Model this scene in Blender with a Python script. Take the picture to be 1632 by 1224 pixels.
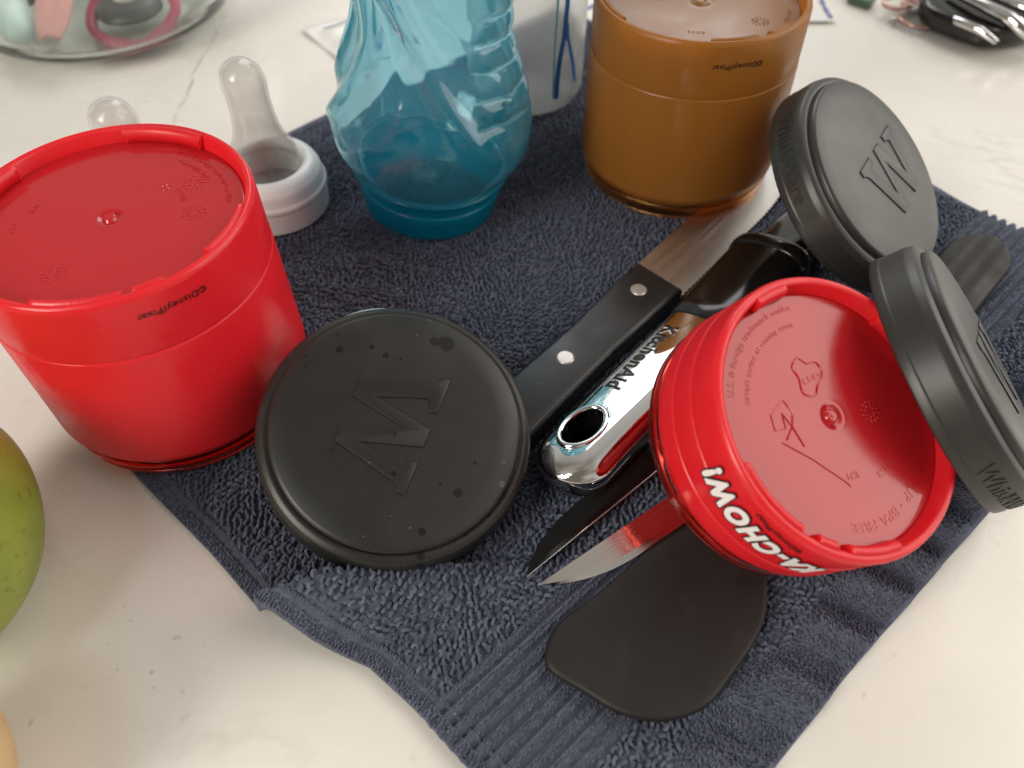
import bpy, bmesh, math, random
import numpy as np
from mathutils import Vector, Matrix, Quaternion
random.seed(7); rng = np.random.default_rng(11)
S = bpy.context.scene
for o in list(bpy.data.objects): bpy.data.objects.remove(o, do_unlink=True)
COL = S.collection
R = math.radians

# ------------------------------------------------------------------ camera
cd = bpy.data.cameras.new('camera'); cam = bpy.data.objects.new('camera', cd); COL.objects.link(cam)
pitch, roll = .888, -.0115
fw = Vector((0, math.cos(pitch), -math.sin(pitch))); up = Vector((0, math.sin(pitch), math.cos(pitch))); rt = Vector((1, 0, 0))
rt2 = rt*math.cos(roll)+up*math.sin(roll); up2 = up*math.cos(roll)-rt*math.sin(roll)
M = Matrix((rt2, up2, -fw)).transposed().to_4x4(); M.translation = Vector((0, 0, .2235)); cam.matrix_world = M
cd.sensor_width = 36; cd.lens = 1236/1632*36; cd.clip_start = .01; cd.clip_end = 50
cd.dof.use_dof = True; cd.dof.focus_distance = .245; cd.dof.aperture_fstop = 9.5
S.camera = cam
# ------------------------------------------------------------------ room light
W = bpy.data.worlds.new('World'); S.world = W; W.use_nodes = True
nt = W.node_tree; nt.nodes.clear()
wo = nt.nodes.new('ShaderNodeOutputWorld'); wb = nt.nodes.new('ShaderNodeBackground')
tc = nt.nodes.new('ShaderNodeTexCoord'); sx = nt.nodes.new('ShaderNodeSeparateXYZ'); cr = nt.nodes.new('ShaderNodeValToRGB')
nt.links.new(tc.outputs['Generated'], sx.inputs[0])
nzw = nt.nodes.new('ShaderNodeTexNoise'); nzw.inputs['Scale'].default_value = 1.6; nzw.inputs['Detail'].default_value = 1
nt.links.new(tc.outputs['Generated'], nzw.inputs['Vector'])
ad = nt.nodes.new('ShaderNodeMath'); ad.operation = 'MULTIPLY_ADD'; ad.inputs[1].default_value = .22; xy = nt.nodes.new('ShaderNodeMath'); xy.operation = 'ADD'; nt.links.new(sx.outputs['X'], xy.inputs[0]); nt.links.new(sx.outputs['Y'], xy.inputs[1]); nt.links.new(xy.outputs[0], ad.inputs[0])
nt.links.new(nzw.outputs['Fac'], ad.inputs[2]); nt.links.new(ad.outputs[0], cr.inputs[0])
e = cr.color_ramp.elements
e[0].position = .28; e[0].color = (.16, .135, .105, 1); e[1].position = .80; e[1].color = (.62, .60, .56, 1)
nt.links.new(cr.outputs[0], wb.inputs['Color']); wb.inputs['Strength'].default_value = 1.0
nt.links.new(wb.outputs[0], wo.inputs[0])
def area(name, loc, target, size, power, color, sizey=None):
    l = bpy.data.lights.new(name, 'AREA'); l.energy = power; l.color = color; l.size = size
    if sizey: l.shape = 'RECTANGLE'; l.size_y = sizey
    o = bpy.data.objects.new(name, l); COL.objects.link(o); o.location = loc
    o.rotation_euler = (Vector(target)-Vector(loc)).to_track_quat('-Z', 'Y').to_euler(); return o
area('window_light', (1.55, .42, .95), (.05, .18, 0), 1.9, 27, (1, .95, .87), 1.7)
area('back_window_light', (.1, 1.7, 1.15), (0, .2, 0), 1.0, 9, (.96, .97, 1), .8)
area('front_window_light', (-.95, -.70, .72), (.03, .14, 0), .55, 15, (1, .92, .80), .7)
area('small_window_light', (-.55, -.35, 1.0), (0, .2, 0), .2, 1.6, (.75, .86, 1), .3)
S.view_settings.view_transform = 'Standard'; S.view_settings.look = 'None'; S.view_settings.exposure = .08; S.view_settings.gamma = 1
S.view_settings.use_curve_mapping = False
S.render.engine = 'CYCLES'
S.cycles.transmission_bounces = 12; S.cycles.max_bounces = 14; S.cycles.caustics_reflective = False

# ------------------------------------------------------------------ materials
def nodes(name):
    m = bpy.data.materials.new(name); m.use_nodes = True
    t = m.node_tree; return m, t, t.nodes['Principled BSDF'], t.nodes['Material Output']
def setp(b, **k):
    for a, v in k.items():
        a = {'spec': 'Specular IOR Level', 'trans': 'Transmission Weight', 'coat': 'Coat Weight', 'coatr': 'Coat Roughness',
             'sheen': 'Sheen Weight', 'base': 'Base Color', 'rough': 'Roughness', 'metal': 'Metallic', 'ior': 'IOR',
             'sss': 'Subsurface Weight', 'sssr': 'Subsurface Radius', 'ssss': 'Subsurface Scale', 'alpha': 'Alpha'}.get(a, a)
        if isinstance(v, tuple) and len(v) == 3 and 'Radius' not in a: v = (*v, 1)
        b.inputs[a].default_value = v
def bump_noise(t, b, scale, strength, dist=.0002, detail=3):
    n = t.nodes.new('ShaderNodeTexNoise'); n.inputs['Scale'].default_value = scale; n.inputs['Detail'].default_value = detail
    c = t.nodes.new('ShaderNodeTexCoord'); t.links.new(c.outputs['Object'], n.inputs['Vector'])
    bp = t.nodes.new('ShaderNodeBump'); bp.inputs['Strength'].default_value = strength; bp.inputs['Distance'].default_value = dist
    t.links.new(n.outputs['Fac'], bp.inputs['Height']); t.links.new(bp.outputs[0], b.inputs['Normal']); return n, c, bp
def var_rough(t, b, n, lo, hi, a=.35, z=.7):
    mr = t.nodes.new('ShaderNodeMapRange'); mr.inputs[1].default_value = a; mr.inputs[2].default_value = z
    mr.inputs[3].default_value = lo; mr.inputs[4].default_value = hi
    t.links.new(n.outputs['Fac'], mr.inputs[0]); t.links.new(mr.outputs[0], b.inputs['Roughness'])
def simple(name, base, rough=.4, bump=None, **k):
    m, t, b, o = nodes(name); setp(b, base=base, rough=rough, **k)
    n, c, bp = bump_noise(t, b, *(bump or (400, .12)))
    n2 = t.nodes.new('ShaderNodeTexNoise'); n2.inputs['Scale'].default_value = 60; t.links.new(c.outputs['Object'], n2.inputs['Vector'])
    var_rough(t, b, n2, rough*.85, min(1, rough*1.2)); return m
def translucent(name, base, tcol, fac, rough=.35, bump=(500, .05), **k):
    m, t, b, o = nodes(name); setp(b, base=base, rough=rough, **k)
    n, c, bp = bump_noise(t, b, *bump)
    n2 = t.nodes.new('ShaderNodeTexNoise'); n2.inputs['Scale'].default_value = 38; n2.inputs['Detail'].default_value = 8; n2.inputs['Distortion'].default_value = .8
    t.links.new(c.outputs['Object'], n2.inputs['Vector']); var_rough(t, b, n2, rough*.7, rough*1.5, .38, .62)
    tr = t.nodes.new('ShaderNodeBsdfTranslucent'); tr.inputs[0].default_value = (*tcol, 1)
    mx = t.nodes.new('ShaderNodeMixShader'); mx.inputs[0].default_value = fac
    t.links.new(b.outputs[0], mx.inputs[1]); t.links.new(tr.outputs[0], mx.inputs[2]); t.links.new(mx.outputs[0], o.inputs[0]); return m
def glassy(name, base, rough, ior=1.5, bump=None, **k):
    m, t, b, o = nodes(name); setp(b, base=base, rough=rough, trans=1.0, ior=ior, **k)
    if bump: bump_noise(t, b, *bump)
    return m
M_red = translucent('red_plastic', (.80, .020, .030), (1, .06, .06), .25, .30, bump=(160, .08), spec=.5)
M_redface = translucent('red_plastic_gloss', (.55, .016, .022), (.95, .05, .05), .25, .13, bump=(90, .05), spec=.8)
M_redclear = glassy('clear_red_plastic', (.95, .10, .07), .12)
M_brown = translucent('amber_plastic', (.33, .150, .028), (.80, .40, .09), .42, .30, bump=(300, .06), spec=.5)
M_brownclear = glassy('clear_amber_plastic', (.78, .42, .14), .25)
M_brownface = translucent('amber_plastic_gloss', (.30, .150, .060), (.75, .38, .12), .3, .15, bump=(120, .05), spec=.4)
M_black = simple('black_rubber', (.012, .012, .0115), .40, (900, .10), spec=.5)
M_blackgloss = simple('glossy_black_plastic', (.008, .007, .0065), .14, (60, .03), spec=.5)
M_blackhandle = simple('black_handle_plastic', (.012, .012, .013), .38, (700, .15))
M_silicone = simple('dark_silicone', (.016, .014, .013), .55, (1500, .05), spec=.35)
M_blackblade = simple('black_coated_blade', (.006, .006, .006), .22, (200, .05), spec=.25)
M_chrome = simple('chrome', (.82, .82, .82), .035, (40, .02), metal=1.0)
M_white = simple('white_plastic', (.86, .87, .86), .32, sss=.1, ssss=.003)
M_printw = simple('white_print', (.86, .80, .80), .4)
M_printk = simple('black_print', (.010, .008, .008), .35)
M_printb = simple('blue_print', (.02, .14, .42), .4)
M_rivet = simple('brushed_rivet', (.58, .54, .50), .38, (900, .3), metal=.75)
def milky(m, tcol, fac):
    t = m.node_tree; o = t.nodes['Material Output']; b = t.nodes['Principled BSDF']
    tr = t.nodes.new('ShaderNodeBsdfTranslucent'); tr.inputs[0].default_value = (*tcol, 1); df = t.nodes.new('ShaderNodeBsdfDiffuse'); df.inputs[0].default_value = (*tcol, 1)
    m2 = t.nodes.new('ShaderNodeMixShader'); t.links.new(tr.outputs[0], m2.inputs[1]); t.links.new(df.outputs[0], m2.inputs[2])
    mx = t.nodes.new('ShaderNodeMixShader'); mx.inputs[0].default_value = fac; t.links.new(b.outputs[0], mx.inputs[1]); t.links.new(m2.outputs[0], mx.inputs[2]); t.links.new(mx.outputs[0], o.inputs[0]); return m
M_cyan = milky(glassy('cyan_plastic', (.72, .95, 1.0), .03, bump=(30, .04)), (.10, .70, .92), .15)
M_cyanfrost = glassy('frosted_cyan_plastic', (.55, .90, .90), .22, bump=(60, .3))
M_teal = translucent('teal_plastic', (.0, .30, .44), (.05, .65, .80), .40, .18, trans=.25)
M_clear = milky(glassy('frosted_clear_plastic', (.97, .98, .98), .16, 1.30), (.85, .86, .84), .16)
M_nipple = glassy('clear_silicone', (.97, .96, .95), .10, 1.25)
def filmy(name, col, rough, ior):
    m, t, b, o = nodes(name); t.nodes.remove(b)
    tr = t.nodes.new('ShaderNodeBsdfTransparent'); tr.inputs[0].default_value = (*col, 1)
    gl = t.nodes.new('ShaderNodeBsdfGlossy'); gl.inputs['Roughness'].default_value = rough; df = t.nodes.new('ShaderNodeBsdfDiffuse'); df.inputs[0].default_value = (.8, .78, .76, 1)
    lw = t.nodes.new('ShaderNodeLayerWeight'); lw.inputs[0].default_value = .5
    p = t.nodes.new('ShaderNodeMath'); p.operation = 'MULTIPLY_ADD'; p.inputs[1].default_value = .30; p.inputs[2].default_value = .04; t.links.new(lw.outputs['Facing'], p.inputs[0])
    m0 = t.nodes.new('ShaderNodeMixShader'); t.links.new(p.outputs[0], m0.inputs[0]); t.links.new(tr.outputs[0], m0.inputs[1]); t.links.new(df.outputs[0], m0.inputs[2])
    pw = t.nodes.new('ShaderNodeMath'); pw.operation = 'POWER'; pw.inputs[1].default_value = 3; t.links.new(lw.outputs['Facing'], pw.inputs[0]); fr = t.nodes.new('ShaderNodeMath'); fr.operation = 'MULTIPLY_ADD'; fr.inputs[1].default_value = .45; fr.inputs[2].default_value = .035; t.links.new(pw.outputs[0], fr.inputs[0])
    mx = t.nodes.new('ShaderNodeMixShader'); t.links.new(fr.outputs[0], mx.inputs[0]); t.links.new(m0.outputs[0], mx.inputs[1]); t.links.new(gl.outputs[0], mx.inputs[2]); t.links.new(mx.outputs[0], o.inputs[0])
    n = t.nodes.new('ShaderNodeTexNoise'); n.inputs['Scale'].default_value = 120; c = t.nodes.new('ShaderNodeTexCoord'); t.links.new(c.outputs['Object'], n.inputs['Vector'])
    bp = t.nodes.new('ShaderNodeBump'); bp.inputs['Strength'].default_value = .1; bp.inputs['Distance'].default_value = .0003; t.links.new(n.outputs['Fac'], bp.inputs['Height']); t.links.new(bp.outputs[0], gl.inputs['Normal'])
    return m
M_nipple = filmy('clear_silicone', (.97, .965, .955), .08, 1.42)
M_glass = glassy('bowl_glass', (.93, .97, .95), .015, 1.45)
M_paper = simple('white_wrapper', (.74, .73, .70), .45, (150, .5))
def steel(lo=.12, hi=.24):
    m, t, b, o = nodes('brushed_steel'); setp(b, base=(.66, .63, .60), rough=.25, metal=1.0)
    n = t.nodes.new('ShaderNodeTexNoise'); c = t.nodes.new('ShaderNodeTexCoord'); mp = t.nodes.new('ShaderNodeMapping')
    mp.inputs['Scale'].default_value = (30, 1500, 200); t.links.new(c.outputs['Object'], mp.inputs[0]); t.links.new(mp.outputs[0], n.inputs[0])
    n.inputs['Scale'].default_value = 1; bp = t.nodes.new('ShaderNodeBump'); bp.inputs['Strength'].default_value = .05; bp.inputs['Distance'].default_value = .00003
    t.links.new(n.outputs[0], bp.inputs['Height']); t.links.new(bp.outputs[0], b.inputs['Normal']); var_rough(t, b, n, lo, hi); return m
M_steel = steel(); M_steeldull = steel(.30, .45); M_steeldull.name = 'dull_steel'
def lid_mat(name, base, wet):
    # black lid plastic; wet spots (drops that have spread) are darker and glossier
    m, t, b, o = nodes(name); setp(b, base=base, spec=.5)
    n, c, bp = bump_noise(t, b, 1500, .10, .0001, 2)
    v = t.nodes.new('ShaderNodeTexVoronoi'); v.inputs['Scale'].default_value = 210; v.inputs['Randomness'].default_value = 1
    t.links.new(c.outputs['Object'], v.inputs['Vector'])
    rnd = t.nodes.new('ShaderNodeSeparateColor'); t.links.new(v.outputs['Color'], rnd.inputs[0])
    big = t.nodes.new('ShaderNodeTexNoise'); big.inputs['Scale'].default_value = 28; t.links.new(c.outputs['Object'], big.inputs['Vector'])
    th = t.nodes.new('ShaderNodeMath'); th.operation = 'MULTIPLY_ADD'; th.inputs[1].default_value = .55; th.inputs[2].default_value = -.36
    t.links.new(rnd.outputs[0], th.inputs[0])
    th2 = t.nodes.new('ShaderNodeMath'); th2.operation = 'MULTIPLY_ADD'; th2.inputs[1].default_value = .9; th2.inputs[2].default_value = -.40
    t.links.new(big.outputs['Fac'], th2.inputs[0])
    sm = t.nodes.new('ShaderNodeMath'); sm.operation = 'ADD'; t.links.new(th.outputs[0], sm.inputs[0]); t.links.new(th2.outputs[0], sm.inputs[1])
    lt = t.nodes.new('ShaderNodeMath'); lt.operation = 'LESS_THAN'; t.links.new(v.outputs['Distance'], lt.inputs[0]); t.links.new(sm.outputs[0], lt.inputs[1])
    bl = t.nodes.new('ShaderNodeMath'); bl.operation = 'GREATER_THAN'; bl.inputs[1].default_value = .73; t.links.new(big.outputs['Fac'], bl.inputs[0])
    mxm = t.nodes.new('ShaderNodeMath'); mxm.operation = 'MAXIMUM'; t.links.new(lt.outputs[0], mxm.inputs[0]); t.links.new(bl.outputs[0], mxm.inputs[1])
    k = t.nodes.new('ShaderNodeMath'); k.operation = 'MULTIPLY'; k.inputs[1].default_value = wet; t.links.new(mxm.outputs[0], k.inputs[0])
    n2 = t.nodes.new('ShaderNodeTexNoise'); n2.inputs['Scale'].default_value = 35; n2.inputs['Detail'].default_value = 5; t.links.new(c.outputs['Object'], n2.inputs['Vector'])
    mr = t.nodes.new('ShaderNodeMapRange'); mr.inputs[1].default_value = .35; mr.inputs[2].default_value = .7; mr.inputs[3].default_value = .36; mr.inputs[4].default_value = .48
    t.links.new(n2.outputs['Fac'], mr.inputs[0])
    mx = t.nodes.new('ShaderNodeMix'); mx.data_type = 'FLOAT'; t.links.new(k.outputs[0], mx.inputs[0]); t.links.new(mr.outputs[0], mx.inputs[2]); mx.inputs[3].default_value = .27
    t.links.new(mx.outputs[0], b.inputs['Roughness'])
    mc = t.nodes.new('ShaderNodeMix'); mc.data_type = 'RGBA'; mc.inputs[6].default_value = (*base, 1); mc.inputs[7].default_value = (.005, .005, .0047, 1)
    t.links.new(k.outputs[0], mc.inputs[0]); t.links.new(mc.outputs[2], b.inputs['Base Color']); return m
M_lid = lid_mat('black_lid_plastic', (.028, .0275, .0255), 0.0)  # base colour lifted to paint in sheen and raised blacks on the leaning lids
M_lidwet = lid_mat('black_lid_plastic_with_drops', (.0125, .0120, .0108), 1.0)  # same plastic; dry base painted darker too, without the leaning lids' sheen
def towel_mat(name, c1, c2, fine, bstr, sc=1700):
    m, t, b, o = nodes(name); setp(b, rough=.9, sheen=.35, spec=.15)
    b.inputs['Sheen Roughness'].default_value = .5; b.inputs['Sheen Tint'].default_value = (.7, .75, 1, 1)
    n, c, bp = bump_noise(t, b, sc, bstr, .0003)
    n2 = t.nodes.new('ShaderNodeTexNoise'); n2.inputs['Scale'].default_value = fine; n2.inputs['Detail'].default_value = 4
    t.links.new(c.outputs['Object'], n2.inputs['Vector'])
    r = t.nodes.new('ShaderNodeValToRGB'); r.color_ramp.elements[0].color = (*c1, 1); r.color_ramp.elements[1].color = (*c2, 1)
    r.color_ramp.elements[0].position = .3; r.color_ramp.elements[1].position = .7
    t.links.new(n2.outputs['Fac'], r.inputs[0]); t.links.new(r.outputs[0], b.inputs['Base Color']); return m
M_towel = towel_mat('slate_blue_towel_weave', (.064, .073, .104), (.102, .114, .153), 500, .8)
def island_var(m):
    t = m.node_tree; b = t.nodes['Principled BSDF']; g = t.nodes.new('ShaderNodeNewGeometry'); src = b.inputs['Base Color'].links[0].from_socket
    h = t.nodes.new('ShaderNodeHueSaturation'); mr = t.nodes.new('ShaderNodeMapRange'); mr.inputs[3].default_value = .72; mr.inputs[4].default_value = 1.3
    t.links.new(g.outputs['Random Per Island'], mr.inputs[0]); t.links.new(mr.outputs[0], h.inputs['Value']); t.links.new(src, h.inputs['Color']); t.links.new(h.outputs[0], b.inputs['Base Color']); return m
M_loop = island_var(towel_mat('slate_blue_terry_yarn', (.066, .076, .109), (.110, .122, .164), 260, .5, 4000))

def dust(m, amount=.5):
    t = m.node_tree; b = t.nodes['Principled BSDF']; c = t.nodes.new('ShaderNodeTexCoord')
    v = t.nodes.new('ShaderNodeTexVoronoi'); v.inputs['Scale'].default_value = 330; t.links.new(c.outputs['Object'], v.inputs['Vector'])
    sp = t.nodes.new('ShaderNodeSeparateColor'); t.links.new(v.outputs['Color'], sp.inputs[0])
    a = t.nodes.new('ShaderNodeMath'); a.operation = 'MULTIPLY_ADD'; a.inputs[1].default_value = 1.6; a.inputs[2].default_value = -1.50; t.links.new(sp.outputs[1], a.inputs[0])
    l = t.nodes.new('ShaderNodeMath'); l.operation = 'LESS_THAN'; t.links.new(v.outputs['Distance'], l.inputs[0]); t.links.new(a.outputs[0], l.inputs[1])
    # faint dried smears
    n = t.nodes.new('ShaderNodeTexNoise'); n.inputs['Scale'].default_value = 45; n.inputs['Detail'].default_value = 6; n.inputs['Distortion'].default_value = 1.5; t.links.new(c.outputs['Object'], n.inputs['Vector'])
    mr = t.nodes.new('ShaderNodeMapRange'); mr.inputs[1].default_value = .55; mr.inputs[2].default_value = .8; mr.inputs[4].default_value = .035; t.links.new(n.outputs['Fac'], mr.inputs[0])
    k = t.nodes.new('ShaderNodeMath'); k.operation = 'MULTIPLY_ADD'; k.inputs[1].default_value = amount; t.links.new(l.outputs[0], k.inputs[0]); t.links.new(mr.outputs[0], k.inputs[2])
    mx = t.nodes.new('ShaderNodeMix'); mx.data_type = 'RGBA'; t.links.new(k.outputs[0], mx.inputs[0]); mx.inputs[7].default_value = (.30, .29, .26, 1)
    i = b.inputs['Base Color']
    if i.links: t.links.new(i.links[0].from_socket, mx.inputs[6])
    else: mx.inputs[6].default_value = tuple(i.default_value)
    t.links.new(mx.outputs[2], i)
for m_ in (M_silicone, M_lid, M_lidwet, M_blackhandle): dust(m_)
# ------------------------------------------------------------------ object helpers
def empty(name, loc, normal=None, spin=0, rot=None):
    o = bpy.data.objects.new(name, None); COL.objects.link(o); o.empty_display_size = .02
    q = Quaternion()
    if normal is not None: q = Vector((0, 0, 1)).rotation_difference(Vector(normal).normalized())
    q = q @ Quaternion((0, 0, 1), spin)
    if rot: q = rot
    o.rotation_mode = 'QUATERNION'; o.rotation_quaternion = q; o.location = loc; return o
def tag(o, label=None, cat=None, group=None, kind=None):
    if label: o['label'] = label
    if cat: o['category'] = cat
    if group: o['group'] = group
    if kind: o['kind'] = kind
    return o
def mesh(name, V, F, mat, parent=None, smooth=True, auto=None):
    me = bpy.data.meshes.new(name); me.from_pydata([tuple(v) for v in V], [], F); me.update()
    o = bpy.data.objects.new(name, me); COL.objects.link(o); me.materials.append(mat)
    if smooth: me.polygons.foreach_set('use_smooth', [True]*len(me.polygons))
    if auto is not None: me.set_sharp_from_angle(angle=R(auto))
    if parent: o.parent = parent
    return o
def frombm(name, bm, mat, parent=None, smooth=True, auto=None):
    me = bpy.data.meshes.new(name); bm.normal_update(); bm.to_mesh(me); bm.free()
    o = bpy.data.objects.new(name, me); COL.objects.link(o); me.materials.append(mat)
    if smooth: me.polygons.foreach_set('use_smooth', [True]*len(me.polygons))
    if auto is not None: me.set_sharp_from_angle(angle=R(auto))
    if parent: o.parent = parent
    return o
def lathe(name, prof, mat, parent=None, N=128, closed=False, auto=35, f=None):
    """profile (r,z) turned about z; r=0 ends become poles; f(x,y,z)->xyz deforms"""
    V = []; F = []; idx = []
    for r, z in prof:
        if r <= 1e-7: idx.append([len(V)]); V.append((0, 0, z))
        else:
            idx.append(list(range(len(V), len(V)+N)))
            for k in range(N):
                a = 2*math.pi*k/N; V.append((r*math.cos(a), r*math.sin(a), z))
    L = len(prof); pairs = [(i, i+1) for i in range(L-1)] + ([(L-1, 0)] if closed else [])
    for i, j in pairs:
        A, B = idx[i], idx[j]
        for k in range(N):
            k2 = (k+1) % N
            if len(A) == 1 and len(B) == 1: continue
            if len(A) == 1: F.append((A[0], B[k2], B[k]))
            elif len(B) == 1: F.append((A[k], A[k2], B[0]))
            else: F.append((A[k], A[k2], B[k2], B[k]))
    if f: V = [f(*v) for v in V]
    o = mesh(name, V, F, mat, parent, True, auto)
    bm = bmesh.new(); bm.from_mesh(o.data); bmesh.ops.recalc_face_normals(bm, faces=bm.faces); bm.to_mesh(o.data); bm.free()
    return o
def rnd_prof(pts, r=.0006, n=3):
    """round the inner corners of an open profile"""
    out = [pts[0]]
    for i in range(1, len(pts)-1):
        p, a, b = Vector(pts[i]), Vector(pts[i-1]), Vector(pts[i+1])
        d1, d2 = (a-p), (b-p); rr = min(r, d1.length*.45, d2.length*.45)
        s, e_ = p+d1.normalized()*rr, p+d2.normalized()*rr
        for k in range(n+1):
            t = k/n; q = s*(1-t)**2+p*2*t*(1-t)+e_*t*t; out.append((q.x, q.y))
    out.append(pts[-1]); return out
def tube(name, pts, rad, mat, parent=None, n=10, closed=False, cap=True):
    pts = [Vector(p) for p in pts]; V = []; F = []; L = len(pts); u = None
    for i, p in enumerate(pts):
        d = (pts[(i+1) % L]-pts[i-1]) if closed else (pts[min(i+1, L-1)]-pts[max(i-1, 0)]); d.normalize()
        if u is None: u = d.orthogonal().normalized()
        u = (u-d*u.dot(d)).normalized(); w = d.cross(u)
        r = rad[i] if isinstance(rad, (list, tuple)) else rad
        for k in range(n):
            a = 2*math.pi*k/n; V.append(p+(u*math.cos(a)+w*math.sin(a))*r)
    for i in range(L if closed else L-1):
        j = (i+1) % L
        for k in range(n): F.append((i*n+k, i*n+(k+1) % n, j*n+(k+1) % n, j*n+k))
    if cap and not closed: F.append(tuple(range(n-1, -1, -1))); F.append(tuple(range((L-1)*n, L*n)))
    return mesh(name, V, F, mat, parent, True, 50)
def slab(name, outline, z0, z1, mat, parent=None, bevel=.0004, seg=3, smooth=True, zf=None):
    bm = bmesh.new(); vs = [bm.verts.new((x, y, z0)) for x, y in outline]; f = bm.faces.new(vs)
    ex = bmesh.ops.extrude_face_region(bm, geom=[f])
    for v in ex['geom']:
        if isinstance(v, bmesh.types.BMVert): v.co.z = z1
    bmesh.ops.recalc_face_normals(bm, faces=bm.faces)
    if bevel:
        ed = [e for e in bm.edges if abs(e.verts[0].co.z-e.verts[1].co.z) < 1e-9]
        bmesh.ops.bevel(bm, geom=ed, offset=bevel, segments=seg, affect='EDGES', profile=.5)
    if zf:
        bmesh.ops.triangulate(bm, faces=[f for f in bm.faces if len(f.verts) > 4])
        for v in bm.verts: v.co = zf(v.co)
    return frombm(name, bm, mat, parent, smooth, 40)
def text2d(body, size, bold=0., extrude=.00008, shear=0., spacing=1., cut=.0012):
    cu = bpy.data.curves.new('t', 'FONT'); cu.body = body; cu.size = size; cu.offset = bold; cu.extrude = extrude
    cu.shear = shear; cu.space_character = spacing; cu.align_x = 'CENTER'; cu.align_y = 'CENTER'; cu.resolution_u = 5
    o = bpy.data.objects.new('t', cu); COL.objects.link(o)
    dg = bpy.context.evaluated_depsgraph_get(); me = bpy.data.meshes.new_from_object(o.evaluated_get(dg))
    bm = bmesh.new(); bm.from_mesh(me); bpy.data.objects.remove(o, do_unlink=True)
    if cut and bm.verts:
        xs = [v.co.x for v in bm.verts]; x = min(xs)+cut
        while x < max(xs):
            bmesh.ops.bisect_plane(bm, geom=bm.verts[:]+bm.edges[:]+bm.faces[:], plane_co=(x, 0, 0), plane_no=(1, 0, 0)); x += cut
    return bm
def text_on(name, bm, mat, parent, fn):
    for v in bm.verts: v.co = Vector(fn(*v.co))
    return frombm(name, bm, mat, parent, False)
def cylmap(r, thc, zc, flip, slope=0, xs=1):
    s = -1 if flip else 1
    def f(x, y, z):
        x *= xs; th = R(thc)+s*x/r; rr = r+z+.00004; return (rr*math.cos(th), rr*math.sin(th), zc+s*y+slope*s*x)
    return f
def arcmap(r, thc, z0):
    # clockwise reading, letter tops outward
    def f(x, y, z): th = R(thc)-x/r; return ((r+y)*math.cos(th), (r+y)*math.sin(th), z0+z)
    return f

def cr_smooth(P, n=5):
    out = []; L = len(P)
    for i in range(L):
        p0, p1, p2, p3 = [Vector(P[(i+k-1) % L]) for k in range(4)]
        for j in range(n):
            s = j/n; out.append(tuple(.5*((2*p1)+(-p0+p2)*s+(2*p0-5*p1+4*p2-p3)*s*s+(-p0+3*p1-3*p2+p3)*s**3)))
    return out
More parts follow.
